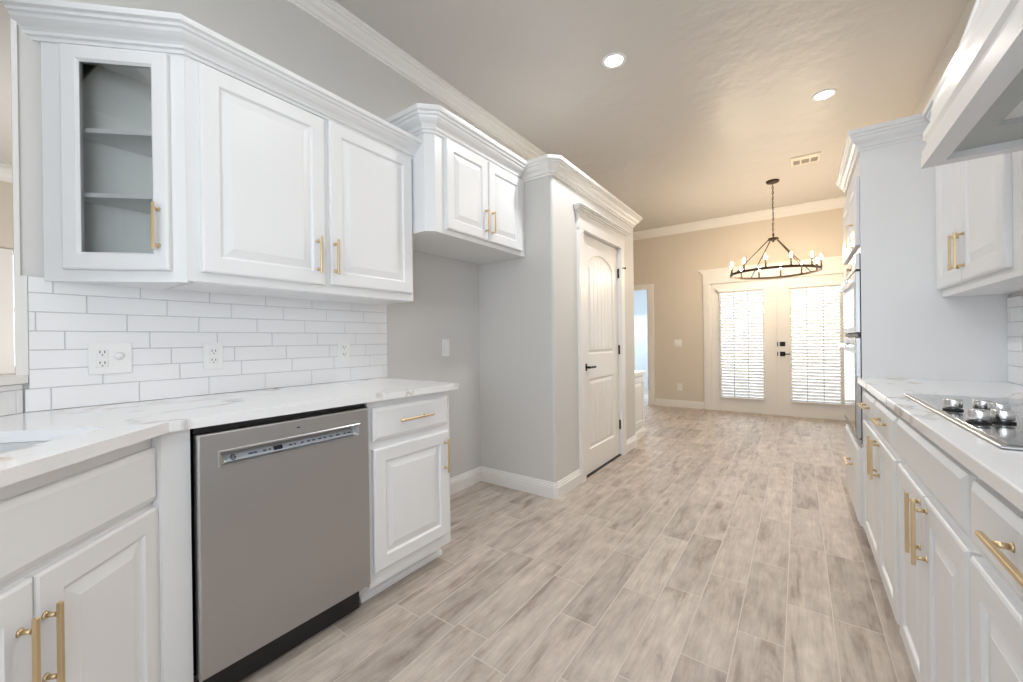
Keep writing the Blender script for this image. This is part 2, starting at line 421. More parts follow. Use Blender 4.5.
# ------------------------------------------------------------------ tile backsplashes (bond of individual tiles over grout, one surface)
TL, TH, GR = .2285, .0652, .0022
OFF = [.199, .098, .071, .004, .166, .059, .206, .12, .03, .19, .09, .15]
def tiles(bm, frame, u0, u1, z0, z1, off=0., low=None):
    """frame(u, d, z) -> point; d is distance out of the wall"""
    def box(a, b, c, d_, t, bev):
        lo = [(a, c), (b, c), (b, d_), (a, d_)]; k = bev
        hi = [(a + k, c + k), (b - k, c + k), (b - k, d_ - k), (a + k, d_ - k)]
        rings_to_faces(bm, [[frame(p[0], 0.002, p[1]) for p in lo], [frame(p[0], t - .0018, p[1]) for p in lo], [frame(p[0], t, p[1]) for p in hi]], mi=0)
    k = 0; zr = .992 - TH
    while zr + TH < z0 + .012: zr += TH; k += 1
    k0 = k
    while zr < z1:
        a, b = (z0 if k == k0 else zr + GR / 2), min(zr + TH - GR / 2, z1)
        if b - a > .004:
            u = OFF[k % len(OFF)] + off - 60 * TL
            while u < u1:
                ua = low[0] if low and b < low[1] else u0
                p, q = max(u + GR / 2, ua), min(u + TL - GR / 2, u1)
                if q - p > .004: box(p, q, a, b, .009, .0016)
                u += TL
        zr += TH; k += 1
    pts = [(u0, z0), (u1, z0), (u1, z1), (u0, z1)]
    rings_to_faces(bm, [[frame(p[0], 0.0005, p[1]) for p in pts], [frame(p[0], .0062, p[1]) for p in pts]], mi=1)
bm = B(); tiles(bm, lambda u, d, z: (WL + d, u, z), .150, 1.597, CT + .001, 1.372, low=(.141, SILL - .018))
struct('trim_5', bm, ['tile_white', 'grout'], 'glossy white narrow subway tile backsplash on the left wall', 'backsplash')
bm = B(); tiles(bm, lambda u, d, z: (*st(TD + d, -1.585 + u), z), 0.0, 1.0, CT + .001, SILL - .024, .05)
struct('trim_6', bm, ['tile_white', 'grout'], 'white subway tile strip under the pass-through sill', 'backsplash')
bm = B(); tiles(bm, lambda u, d, z: (WR - d, u, z), -.4, 2.818, CT + .001, 1.30, .1); tiles(bm, lambda u, d, z: (WR - d, u, z), .95, 1.935, 1.302, 1.70, .1)
struct('trim_7', bm, ['tile_white', 'grout'], 'white subway tile backsplash behind the cooktop', 'backsplash')

# ------------------------------------------------------------------ cabinet builders (local: x along the front, y into the wall, z up)
def panel_door(bm, x0, x1, z0, z1, yf=-.02, t=.02, stile=.058):
    """raised-panel door"""
    def ring(i, y): return [(x0 + i, y, z0 + i), (x1 - i, y, z0 + i), (x1 - i, y, z1 - i), (x0 + i, y, z1 - i)]
    s = stile
    rings_to_faces(bm, [ring(0, yf + t), ring(0, yf + .005), ring(.002, yf + .0025), ring(.007, yf), ring(s, yf), ring(s + .004, yf + .004), ring(s + .006, yf + .009), ring(s + .012, yf + .010), ring(s + .040, yf + .003), ring(s + .042, yf + .002)], cap_first=True)
def slab_front(bm, x0, x1, z0, z1, yf=-.02, t=.02):
    def ring(i, y): return [(x0 + i, y, z0 + i), (x1 - i, y, z0 + i), (x1 - i, y, z1 - i), (x0 + i, y, z1 - i)]
    rings_to_faces(bm, [ring(0, yf + t), ring(0, yf + .008), ring(.003, yf + .006), ring(.014, yf + .001), ring(.016, yf)], cap_first=True)
def pull(parent, x, z, vert=True, L=.17, yf=-.02, sp=.128, name='handle', label='brushed brass bar handle'):
    bm = B(); y0 = yf - .031; y1 = yf - .022; w = .0046
    if vert: bx(bm, x - w, x + w, y0, y1, z - L / 2, z + L / 2, .0012)
    else: bx(bm, x - L / 2, x + L / 2, y0, y1, z - w, z + w, .0012)
    for k in (-1, 1):
        p = (x, z + k * sp / 2) if vert else (x + k * sp / 2, z)
        cyl(bm, (p[0], yf, p[1]), (p[0], yf - .004, p[1]), .0085, .0055, 14); cyl(bm, (p[0], yf - .004, p[1]), (p[0], y1 + .002, p[1]), .0050, .0052, 14)
    o = obj(name, bm, 'brass', parent); o['label'] = label
    return o
def fronts(root, items):
    for it in items:
        kind, x0, x1, z0, z1 = it[:5]; h = it[5] if len(it) > 5 else None
        bm = B()
        if kind == 'door': panel_door(bm, x0, x1, z0, z1)
        else: slab_front(bm, x0, x1, z0, z1)
        o = obj({'door': 'door', 'drawer': 'drawer', 'false': 'false_front'}[kind], bm, 'cabinet_paint', root)
        if h: pull(o, *h)
def base_body(root, w, d, toe=.09, toe_d=.075, top=.884, open_top=False, bead=False):
    bm = B()
    if open_top:
        bx(bm, 0, w, 0, .02, toe, top); bx(bm, 0, .018, .02, d, toe, top); bx(bm, w - .018, w, .02, d, toe, top); bx(bm, .018, w - .018, .02, d, toe, toe + .018)
    else: bx(bm, 0, w, 0, d, toe, top)
    obj('body', bm, 'cabinet_paint', root)
    bm = B(); bx(bm, 0, w, toe_d, d, 0, toe)
    if bead:
        sweep(bm, [(w, toe_d), (0, toe_d)][::-1], [(0, 0), (.014, 0), (.013, .012), (.006, .022), (0, .026)])
    obj('toe_kick', bm, 'cabinet_paint', root)

# ---- left run (rot +90: local x -> +Y, local y -> -X)
FXL = -1.495
# base cabinet right of the dishwasher
r = thing('base_cabinet', 'white base cabinet with one drawer and one door, right of the dishwasher', 'cabinet', (FXL, 1.026, 0), PI / 2)
base_body(r, .489, .60, toe=.085, bead=True)
fronts(r, [('drawer', .017, .466, .708, .852, (.24, .781, False, .20)), ('door', .017, .466, .145, .675, (.437, .555, True, .17))])

# dishwasher
r = thing('dishwasher', 'stainless steel dishwasher under the left worktop', 'dishwasher', (FXL, .420, 0), PI / 2)
w = .600
bm = B(); bx(bm, .012, w - .012, .012, .56, .116, .868); obj('tub', bm, 'black_plastic', r)
bm = B()
px0, px1, pz0, pz1 = .058, .555, .748, .803
def rr(i, y): return [(px0 + i, y, pz0 + i), (px1 - i, y, pz0 + i), (px1 - i, y, pz1 - i), (px0 + i, y, pz1 - i)]
yf = -.024; x0, x1, z0, z1 = .006, .597, .116, .861
def ro(i, y): return [(x0 + i, y, z0 + i), (x1 - i, y, z0 + i), (x1 - i, y, z1 - i), (x0 + i, y, z1 - i)]
rings_to_faces(bm, [ro(0, .010), ro(0, yf + .006), ro(.002, yf + .002), ro(.006, yf)], cap_first=True, cap_last=False)
fill_with_holes(bm, ro(.006, yf), [rr(0, yf)])
# recessed pocket: raised rim then sloped back
rings_to_faces(bm, [rr(0, yf), rr(.003, yf - .003), rr(.007, yf - .003), rr(.010, yf + .003)], cap_last=False)
a = .010
P0 = rr(a, yf + .003); P1 = [(px0 + a + .012, yf + .012, pz0 + a + .001), (px1 - a - .012, yf + .012, pz0 + a + .001), (px1 - a - .012, yf + .030, pz1 - a - .006), (px0 + a + .012, yf + .030, pz1 - a - .006)]
rings_to_faces(bm, [P0, P1])
dw = obj('door', bm, 'stainless', r, weld=True)
# control strip on the sloping pocket floor
bm = B()
def slope(x, k, lift=.0): # k 0..1 from the lower edge to the upper edge of the pocket back
    return (x, yf + .012 + .018 * k - lift, pz0 + a + .001 + (pz1 - pz0 - 2 * a - .007) * k + lift * .5)
xa, xb = px0 + .026, px1 - .026
rings_to_faces(bm, [[slope(xa, .02, .0), slope(xb, .02, .0), slope(xb, .68, .0), slope(xa, .68, .0)], [slope(xa, .02, .0012), slope(xb, .02, .0012), slope(xb, .68, .0012), slope(xa, .68, .0012)]])
cs = obj('control_strip', bm, 'strip_silver', r)
bm = B()
def strip_rect(x0, x1, k0, k1, lift=.0017): rings_to_faces(bm, [[slope(x0, k0, .001), slope(x1, k0, .001), slope(x1, k1, .001), slope(x0, k1, .001)], [slope(x0, k0, lift), slope(x1, k0, lift), slope(x1, k1, lift), slope(x0, k1, lift)]])
strip_rect(.228, .258, .16, .62); d_ = obj('display', bm, 'display_dark', cs)
bm = B()                                             # round emblem: disc with a thin inner ring
def emblem(cx, k, R, r_, n=20):
    sc = (pz1 - pz0 - 2 * a - .007)
    o_ = [slope(cx + R * math.cos(2 * PI * i / n), k + R * math.sin(2 * PI * i / n) / sc, .0016) for i in range(n)]
    i_ = [slope(cx + r_ * math.cos(2 * PI * i / n), k + r_ * math.sin(2 * PI * i / n) / sc, .0016) for i in range(n)]
    return o_, i_
o_, i_ = emblem(.105, .36, .0085, .0062)
rings_to_faces(bm, [o_, i_], cap_last=False)
# monogram strokes inside the ring
for x_, k0_, k1_ in ((.1015, .18, .54), (.1075, .20, .54)): strip_rect(x_ - .0009, x_ + .0009, k0_, k1_)
for x_, k_ in ((.1032, .54), (.1032, .18), (.1042, .36), (.1098, .54), (.1098, .37), (.1098, .20)): strip_rect(x_ - .0018, x_ + .0018, k_ - .03, k_ + .03)
obj('emblem', bm, 'display_dark', cs)
for x_, wd in ((.150, .014), (.166, .010), (.195, .010), (.212, .008), (.280, .012), (.297, .008), (.322, .010), (.345, .012), (.365, .010), (.388, .012), (.408, .010), (.432, .012), (.460, .014), (.492, .010), (.510, .010)):
    bm = B(); strip_rect(x_, x_ + wd, .30, .46); obj('button_mark', bm, 'socket_dark', cs)
bm = B(); bx(bm, .300, .312, yf - .0008, yf + .001, .829, .8335, .0004); obj('badge', bm, 'display_dark', r)
bm = B(); bx(bm, .004, .575, .030, .042, .012, .114); obj('kick_plate', bm, 'black_plastic', r)
bm = B(); bx(bm, .004, w - .004, .002, .014, .863, .880); obj('top_gap_shade', bm, 'black_plastic', r)  # black strip standing in for the shaded gap under the worktop
for k in (.03, .54):
    bm = B(); cyl(bm, (k, .2, 0), (k, .2, .115), .015, n=12); obj('leg', bm, 'black_plastic', r)

# sink base on the diagonal (rot 135: x -> (-1, 1)/sqrt2, y -> (-1,-1)/sqrt2)
o0 = st(-.8405, -.60)
r = thing('sink_base_cabinet', 'angled white sink base cabinet with two doors in the corner', 'cabinet', (*o0, 0), math.radians(135))
base_body(r, .712, .50, toe=.09, open_top=True)
fronts(r, [('false', .008, .708, .690, .842), ('door', .008, .352, .135, .672, (.322, .517, True, .178)), ('door', .355, .710, .135, .672, (.372, .517, True, .178))])
bm = B(); prism(bm, [(-1.500, .349), (-1.500, .417), (-1.545, .417), (-1.545, .328), (-1.517, .333)], .085, .884); obj('filler_stile', bm, 'cabinet_paint', r, world=True)

# left worktop with an undermount sink cut-out
outl = [(WL + .001, .136), (WL + .001, 1.547), (-1.450, 1.547), (-1.472, -.786 / R2 + 1.472), st(-.786, -.60), st(TD + .001, -.60)]
SK = (-1.31, -.911, -1.252, -.66)                    # t back, t front, s right, s left
hole = [st(SK[1], SK[2]), st(SK[1], SK[3]), st(SK[0], SK[3]), st(SK[0], SK[2])]
bm = B()
Z0, Z1, ch = CT - .030, CT, .003
fill_with_holes(bm, [(*p, Z1) for p in outl], [[(*p, Z1) for p in hole]]); fill_with_holes(bm, [(*p, Z0) for p in outl], [[(*p, Z0) for p in hole]])
for lp in (outl, hole): rings_to_faces(bm, [[(*p, Z0) for p in lp], [(*p, Z1) for p in lp]], cap_last=False)
tag(obj('countertop', bm, 'quartz', weld=True), 'white veined quartz worktop over the dishwasher and corner sink', 'countertop')
# sink
cx_, cy_ = st((SK[0] + SK[1]) / 2, (SK[2] + SK[3]) / 2)
r = thing('sink', 'white undermount sink set into the corner worktop', 'sink', (cx_, cy_, .68), math.radians(135))
hw, hd = (SK[3] - SK[2]) / 2, (SK[1] - SK[0]) / 2
def q(i, z): return [(-hw - .0 + i, -hd + i, z), (hw - i, -hd + i, z), (hw - i, hd - i, z), (-hw + i, hd - i, z)]
bm = B(); T = CT - .031 - .68
rings_to_faces(bm, [q(-.02, T - .008), q(-.02, T), q(.002, T), q(.006, .05), q(.03, .02), q(.15, .014)]); rings_to_faces(bm, [q(-.02, T - .008), q(-.006, T - .008), q(-.004, .02), q(.03, .002)])
obj('basin', bm, 'sink_white', r)
bm = B(); lathe(bm, [(0, .017), (.02, .017), (.038, .018), (.042, .015), (.042, -.03), (0, -.03)]); obj('drain', bm, 'chrome', r)

# ---- left wall cabinets
UX = -1.795
r = thing('upper_cabinet', 'white two-door wall cabinet over the left backsplash', 'cabinet', (UX, .498, 1.366), PI / 2)
bm = B(); bx(bm, 0, 1.047, 0, .316, 0, .83, .0015); obj('body', bm, 'cabinet_paint', r)
fronts(r, [('door', .040, .515, .036, .805, (.478, .168, True, .165)), ('door', .540, 1.030, .042, .812, (.560, .170, True, .165))])
bm = B(); bx(bm, .02, 1.03, .012, .30, -.004, 0.0); obj('bottom_panel', bm, 'cabinet_paint', r)

r = thing('corner_display_cabinet', 'angled glass-door wall cabinet beside the pass-through', 'cabinet', (WL + .001, .178, 1.360), PI / 4)
FW = .4525
bm = B()
H0 = .835
bx(bm, 0.012, .083 + .03, 0, .019, 0, H0); bx(bm, .408 - .03, FW, 0, .019, 0, H0); bx(bm, .113, .378, 0, .019, 0, .075); bx(bm, .113, .378, 0, .019, H0 - .065, H0)
def tri(z0_, z1_, g=.002):
    p = [(WL + g, .182 + g), (UX - .002, .498 - .001), (WL + g, .498 - .001)]
    return [(p[0][0], p[0][1] + .024, ), (p[1][0] - .024, p[1][1]), p[2]]
bw = B()
prism(bw, tri(0, 0), 1.360, 1.378); prism(bw, tri(0, 0), 1.360 + H0 - .018, 1.360 + H0)
bmesh.ops.transform(bw, matrix=pm(r).inverted(), verts=bw.verts[:])
tmp = bpy.data.meshes.new('tmp'); bw.to_mesh(tmp); bw.free(); bm.from_mesh(tmp); bpy.data.meshes.remove(tmp)
obj('body', bm, 'cabinet_paint', r)
bm = B(); bx(bm, WL + .002, WL + .008, .21, .496, 1.378, 1.36 + H0 - .018); bx(bm, WL + .008, UX - .03, .490, .496, 1.378, 1.36 + H0 - .018); obj('interior_lining', bm, 'shelf_interior', r, world=True)
for zs in (1.660, 1.888):
    bm = B(); t3 = tri(0, 0, .009); t3[2] = (t3[2][0], .489); t3[1] = (t3[1][0], .489); prism(bm, t3, zs, zs + .016); s_ = obj('shelf', bm, 'cabinet_paint', r, world=True)
bm = B()
x0, x1, z0, z1 = .078, .405, .040, .812
gx0, gx1, gz0, gz1 = .133, .352, .100, .758
def ro(i, y): return [(x0 + i, y, z0 + i), (x1 - i, y, z0 + i), (x1 - i, y, z1 - i), (x0 + i, y, z1 - i)]
def rg(i, y): return [(gx0 - i, y, gz0 - i), (gx1 + i, y, gz0 - i), (gx1 + i, y, gz1 + i), (gx0 - i, y, gz1 + i)]
rings_to_faces(bm, [ro(0, -.001), ro(0, -.016), ro(.002, -.0185), ro(.007, -.021), rg(.008, -.021), rg(.004, -.017), rg(0, -.013), rg(0, -.001), ro(0, -.001)], cap_last=False)
dd = obj('door', bm, 'cabinet_paint', r, weld=True)
bm = B(); bx(bm, gx0, gx1, -.010, -.007, gz0, gz1); obj('glass_pane', bm, 'clear_glass', dd)
pull(dd, .374, .190, True, .165, yf=-.021)

bm = B(); sweep(bm, [(WL - .02, .178 - .02), (UX, .498), (UX, 1.548), (WL + .002, 1.548)], crown_scaled(.088, .085), 2.180)
tag(obj('cabinet_crown', bm, 'cabinet_paint'), 'white stepped cornice capping the glass-door and two-door wall cabinets', 'cornice')

# refrigerator cabinet
QX = -1.655
r = thing('upper_cabinet', 'small deep white two-door cabinet above the refrigerator alcove', 'cabinet', (QX, 1.549, 1.755), PI / 2)
bm = B(); prism(bm, [(WL + .001, 1.549), (QX - .042, 1.549), (QX, 1.591), (QX, 2.498), (WL + .001, 2.498)], 1.755, 2.325); obj('body', bm, 'cabinet_paint', r, world=True)
fronts(r, [('door', .118, .495, .030, .552, (.468, .155, True, .14)), ('door', .508, .892, .030, .552, (.534, .155, True, .14))])
bm = B(); sweep(bm, [(WL + .002, 1.549), (QX - .042, 1.549), (QX, 1.591), (QX, 2.428)], crown_scaled(.12, .076), 2.304); o = obj('crown', bm, 'cabinet_paint', r, world=True)

# ---- right run (rot -90: local x -> -Y, local y -> +X)
FXR = .290
r = thing('base_cabinet', 'white base cabinet beside the tall oven cabinet, two drawers over two doors', 'cabinet', (FXR, 2.818, 0), -PI / 2)
base_body(r, .893, .49, toe=.10, toe_d=.045)
fronts(r, [('drawer', .012, .395, .722, .846, (.205, .79, False)), ('drawer', .425, .882, .722, .846, (.655, .79, False)), ('door', .012, .505, .115, .694, (.47, .61, True)), ('door', .510, .882, .115, .694, (.552, .61, True))])
r = thing('base_cabinet', 'white base cabinet under the cooktop with a plain top panel and two doors', 'cabinet', (FXR, 1.924, 0), -PI / 2)
base_body(r, .735, .49, toe=.10, toe_d=.045)
fronts(r, [('false', .020, .720, .722, .850), ('door', .040, .388, .115, .698, (.352, .605, True)), ('door', .392, .735 - .002, .115, .698, (.428, .605, True))])
r = thing('base_cabinet', 'white base cabinet with drawer nearest the camera on the right', 'cabinet', (FXR, 1.188, 0), -PI / 2)
base_body(r, .56, .49, toe=.10, toe_d=.045)
fronts(r, [('drawer', .016, .545, .722, .848, (.285, .800, False, .205)), ('door', .016, .545, .115, .698)])
r = thing('base_cabinet', 'white end base cabinet out of view past the nearest drawer unit on the right', 'cabinet', (FXR, .627, 0), -PI / 2)
base_body(r, .90, .49, toe=.10, toe_d=.045)
fronts(r, [('drawer', .016, .885, .722, .848), ('door', .016, .445, .115, .698), ('door', .455, .885, .115, .698)])

bm = B(); bx(bm, .252, WR - .001, -.30, 2.819, CT - .030, CT, .003, 2)
tag(obj('countertop', bm, 'quartz'), 'long white quartz worktop along the right wall under the cooktop', 'countertop')

# cooktop
r = thing('cooktop', 'black glass cooktop with chrome knobs on the right worktop', 'cooktop', (.515, 1.61, CT), 0)
bm = B(); bx(bm, -.203, .205, -.438, .438, .0005, .007, .002); obj('steel_frame', bm, 'stainless', r)
bm = B(); bx(bm, -.190, .195, -.428, .428, .0065, .0085, .0006); g_ = obj('glass_top', bm, 'cook_glass', r)
bm = B()
for cx_, cy_, rad in ((-.07, .27, .09), (.10, .25, .075), (.05, 0.0, .11), (-.06, -.29, .075), (.10, -.27, .09)):
    for rr_ in (rad, rad * .62):
        n = 40
        o_ = [(cx_ + rr_ * math.cos(2 * PI * i / n), cy_ + rr_ * math.sin(2 * PI * i / n), .0088) for i in range(n)]
        i_ = [(cx_ + (rr_ - .0015) * math.cos(2 * PI * i / n), cy_ + (rr_ - .0015) * math.sin(2 * PI * i / n), .0088) for i in range(n)]
        rings_to_faces(bm, [o_, i_], cap_last=False)
obj('burner_marks', bm, 'cord_grey', g_)
for kx, ky in ((-.164, .032), (-.166, -.176), (-.120, -.147), (-.105, .040), (-.090, -.010)):
    bm = B(); lathe(bm, [(0, .0085), (.0205, .0085), (.0205, .0125), (.014, .0135), (0, .0135)], (kx, ky, 0), 20); kb = obj('knob', bm, 'black_plastic', r)
    bm = B(); lathe(bm, [(0, .0165), (.0185, .0165), (.0195, .019), (.0195, .038), (.0185, .040), (.0, .0405)], (kx, ky, 0), 28); cyl(bm, (kx, ky, .0135), (kx, ky, .017), .012, n=16); obj('knob_cap', bm, 'chrome', kb)

# tall oven cabinet
r = thing('oven_cabinet', 'tall white oven cabinet at the far end of the right worktop', 'cabinet', (.272, 3.59, 0), -PI / 2)
D_ = WR - .272 - .001
bm = B()
bx(bm, 0, .018, 0, D_, .09, 2.12); bx(bm, .752, .770, 0, D_, .09, 2.12); bx(bm, .018, .742, .002, D_, 1.595, 2.12); bx(bm, .018, .752, .002, D_, .09, .545); bx(bm, .018, .752, D_ - .015, D_, .545, 1.595)
obj('body', bm, 'cabinet_paint', r)
bm = B(); bx(bm, 0, .77, .06, D_, 0, .09); obj('toe_kick', bm, 'cabinet_paint', r)
fronts(r, [('door', .010, .372, 1.625, 1.995), ('door', .376, .740, 1.625, 1.995, (.610, 1.70, True, .13)), ('drawer', .014, .756, .115, .530, (.40, .37, False))])
bm = B(); sweep(bm, [(WR - .001, 3.59), (.272, 3.59), (.272, 2.82), (.568, 2.82)], crown_scaled(.105, .050), 2.115); obj('crown', bm, 'cabinet_paint', r, world=True)
# double oven
r = thing('wall_oven', 'stainless double wall oven built into the tall cabinet', 'oven', (.272, 3.59, .55), -PI / 2)
bm = B(); bx(bm, .022, .748, .0, .45, .0, 1.04); obj('housing', bm, 'black_plastic', r)
bm = B(); bx(bm, .030, .740, -.020, -.001, .945, 1.030, .002); cp = obj('control_panel', bm, 'stainless', r)
bm = B(); bx(bm, .26, .54, -.0215, -.0195, .965, 1.010); obj('display', bm, 'black_glass', cp)
for nm, a0, a1 in (('microwave_door', .605, .935), ('oven_door', .030, .575)):
    bm = B(); bx(bm, .030, .740, -.022, -.001, a0, a1, .002); d1_ = obj(nm, bm, 'stainless', r)
    bm = B(); bx(bm, .075, .695, -.0235, -.0215, a0 + .03, a1 - .085); obj('window_glass', bm, 'black_glass', d1_)
    bm = B(); zz = a1 - .045
    bx(bm, .080, .690, -.062, -.048, zz - .012, zz + .012, .005, 2)
    for k in (.10, .67): bx(bm, k - .010, k + .010, -.050, -.021, zz - .009, zz + .009, .002)
    obj('handle', bm, 'chrome', d1_)
bm = B(); bx(bm, .030, .740, -.012, -.001, .580, .600, .001); obj('vent_trim', bm, 'black_plastic', r)
bm = B(); bx(bm, .030, .740, -.014, -.001, .004, .025, .001); obj('bottom_trim', bm, 'stainless', r)

# upper right wall cabinet
UR = .570
r = thing('upper_cabinet', 'white two-door wall cabinet between the tall oven cabinet and range hood', 'cabinet', (UR, 2.818, 1.318), -PI / 2)
bm = B(); bx(bm, 0, .876, 0, WR - UR - .001, 0, .802, .001); obj('body', bm, 'cabinet_paint', r)
fronts(r, [('door', .002, .375, .037, .785, (.345, .165, True, .15)), ('door', .379, .800, .037, .785, (.412, .165, True, .15))])
bm = B(); sweep(bm, [(UR, 2.769), (UR, 1.942)], crown_scaled(.100, .070), 2.118); obj('crown', bm, 'cabinet_paint', r, world=True)

# range hood (tapered wooden body on a moulded lip)
r = thing('range_hood', 'large white tapered range hood over the cooktop', 'range hood', (.345, 1.938, 1.704), -PI / 2)
LHW = .93; D_ = WR - .345 - .001
bm = B()
fill = [(0, 0), (LHW, 0), (LHW, D_), (0, D_)]
ih = [(.045, .05), (LHW - .045, .05), (LHW - .045, D_ - .01), (.045, D_ - .01)]
fill_with_holes(bm, [(*p, 0) for p in fill], [[(*p, 0) for p in ih]])
rings_to_faces(bm, [[(*p, 0) for p in fill], [(*p, .035) for p in fill]], cap_last=True)
rings_to_faces(bm, [[(*p, 0) for p in ih], [(*p, .022) for p in ih]], cap_last=False)
obj('lip', bm, 'cabinet_paint', r, weld=True)
bm = B()
il = [(.20, .12), (LHW - .20, .12), (LHW - .20, D_ - .07), (.20, D_ - .07)]
fill_with_holes(bm, [(*p, .022) for p in ih], [[(*p, .022) for p in il]]); rings_to_faces(bm, [[(*p, .022) for p in il], [(*p, .16) for p in il]])
obj('liner', bm, 'liner_grey', r, weld=True)
bm = B(); sweep(bm, [(LHW - .03, D_), (LHW - .03, .030), (.03, .030), (.03, D_)][::-1] if False else [(.03, D_), (.03, .030), (LHW - .03, .030), (LHW - .03, D_)], [(0, 0), (.028, 0), (.028, .02), (.020, .03), (.018, .05), (.026, .06), (.024, .085), (.010, .11), (.008, .14), (.004, .17), (.004, .195), (0, .2)], .035)
obj('lip_moulding', bm, 'cabinet_paint', r)
SLP = .30
zt = CEIL - .06 - 1.704
def by(z): return .052 + max(0, z - .2) * SLP
def bxl(z): return .030 + max(0, z - .2) * SLP * .35
bm = B()
rings_to_faces(bm, [[(bxl(z), by(z), z), (LHW - bxl(z), by(z), z), (LHW - bxl(z), D_, z), (bxl(z), D_, z)] for z in (.20, .245, zt)], cap_first=True)
obj('body', bm, 'cabinet_paint', r)
for k0, k1 in ((.075, .455), (.475, .855)):
    bm = B(); m0 = .62
    panel_door(bm, k0, k1, 0, m0, yf=-.02, t=.02, stile=.05)
    bmesh.ops.transform(bm, matrix=Matrix.Translation((0, by(.27), .27)) @ Matrix.Rotation(-math.atan(SLP), 4, 'X'), verts=bm.verts[:])
    obj('panel', bm, 'cabinet_paint', r)

# ------------------------------------------------------------------ pantry door, casings
def casing(bm, frame, a0, a1, ztop, w=.09, t=.018, head=.105, cap=True, ck=1.):
    """frame(u, d, z) maps along-wall, out-of-wall, up"""
    def box(u0, u1, d0_, d1_, z0_, z1_):
        q_ = [frame(u0, d0_, z0_), frame(u1, d0_, z0_), frame(u1, d1_, z0_), frame(u0, d1_, z0_)]
        p_ = [frame(u0, d0_, z1_), frame(u1, d0_, z1_), frame(u1, d1_, z1_), frame(u0, d1_, z1_)]
        rings_to_faces(bm, [q_, p_], cap_first=True)
    for u in (a0 - w, a1):
        box(u, u + w, 0, t, 0, ztop); box(u + .012, u + w - .012, t, t + .004, 0, ztop)
    if head:
        box(a0 - w - .004, a1 + w + .004, 0, t + .004, ztop, ztop + head); (box(a0 - w - .010, a1 + w + .010, 0, t + .012, ztop, ztop + .014) if ck == 1. else None)
    if cap:
        h = ztop + head; cw = a1 + w; c0 = a0 - w
        for k, (p, za, zb) in enumerate(((.030, 0, .018), (.042, .018, .034), (.056, .034, .046), (.066, .046, .060))):
            box(c0 - p * .9, cw + p * .9, 0, p, h + za * ck, h + zb * ck)
bm = B(); casing(bm, lambda u, d, z: (PX + d, u, z), 2.975, 3.802, 2.018, w=.095, head=.128, ck=.85)

for a in ((2.972, 2.977), (3.801, 3.805)): bx(bm, PX - .10, PX + .002, a[0], a[1], .008, 2.021)
bx(bm, PX - .10, PX + .002, 2.972, 3.805, 2.0165, 2.025)
for a in ((2.977, 2.990), (3.788, 3.801)): bx(bm, PX - .075, PX - .060, a[0], a[1], .008, 2.02)
struct('trim_8', bm, 'trim_paint', 'white casing with a stepped header round the pantry door')
bm = B(); XD = -1.437; y0, y1, z0, z1 = 2.980, 3.798, .012, 2.012
t0, t1 = y0 + .135, y1 - .125
RISE = .10
def arch(i, zt_, rise):
    a_, b_ = t0 + i, t1 - i; pts = [(a_, 1.01 + i), (b_, 1.01 + i)]; n = 14
    for k in range(n + 1):
        u = k / n; pts.append((b_ + (a_ - b_) * u, zt_ - i + rise * math.sin(PI * u) ** .7))
    return pts
def rect(i): return [(t0 + i, .21 + i), (t1 - i, .21 + i), (t1 - i, .80 - i), (t0 + i, .80 - i)]
def W3(p, d): return [(XD - d, a_, b_) for a_, b_ in p]
fill_with_holes(bm, W3([(y0, z0), (y1, z0), (y1, z1), (y0, z1)], 0), [W3(arch(0, 1.775, RISE), 0), W3(rect(0), 0)])
rings_to_faces(bm, [W3([(y0, z0), (y1, z0), (y1, z1), (y0, z1)], 0), W3([(y0, z0), (y1, z0), (y1, z1), (y0, z1)], .04)])
for f in (lambda i: arch(i, 1.775, RISE), rect):
    rings_to_faces(bm, [W3(f(0), 0), W3(f(.008), .008), W3(f(.016), .010), W3(f(.040), .003), W3(f(.042), .004)])
# v-groove planks on the raised fields
def topz(y): u = (y - t0 - .042) / (t1 - t0 - .084); u = min(1, max(0, u)); return 1.775 - .044 + RISE * math.sin(PI * u) ** .7
NP = 6; a_ = t0 + .044; wd = (t1 - t0 - .088) / NP
for k in range(NP):
    p, q_ = a_ + k * wd + .004, a_ + (k + 1) * wd - .004
    for poly in ([(p, 1.056), (q_, 1.056), (q_, topz(q_)), ((p + q_) / 2, topz((p + q_) / 2)), (p, topz(p))], [(p, .256), (q_, .256), (q_, .754), ((p + q_) / 2, .754), (p, .754)]):
        rings_to_faces(bm, [W3(poly, .005), W3(poly, .0012)])
pd = struct('door_3', bm, 'trim_paint', 'white pantry door with arched plank panels and black lever', weld=True)
bm = B(); lz, ly = .905, 3.040
bx(bm, XD, XD + .008, ly - .030, ly + .030, lz - .030, lz + .030, .002); cyl(bm, (XD + .008, ly, lz), (XD + .045, ly, lz), .010, n=14)
bx(bm, XD + .040, XD + .052, ly - .008, ly + .115, lz - .009, lz + .009, .003); obj('lever_handle', bm, 'black_metal', pd)
for zz in (1.775, 1.03, .30):
    bm = B(); cyl(bm, (XD + .010, y1 + .004, zz - .045), (XD + .010, y1 + .004, zz + .045), .007, n=12); bx(bm, XD, XD + .006, y1 - .002, y1 + .014, zz - .045, zz + .045); obj('hinge', bm, 'black_metal', pd)
bm = B(); tube(bm, [(XD + .012, y1 + .004, 1.826), (XD + .03, y1 + .02, 1.83), (XD + .055, y1 + .05, 1.828)], .005); cyl(bm, (XD + .055, y1 + .05, 1.828), (XD + .062, y1 + .056, 1.828), .010, n=12); obj('door_stop', bm, 'black_metal', pd)
bm = B(); bx(bm, PX - .10, PX - .002, 2.972, 3.805, 0, .008); struct('trim_9', bm, 'black_metal', 'dark threshold under the pantry door')

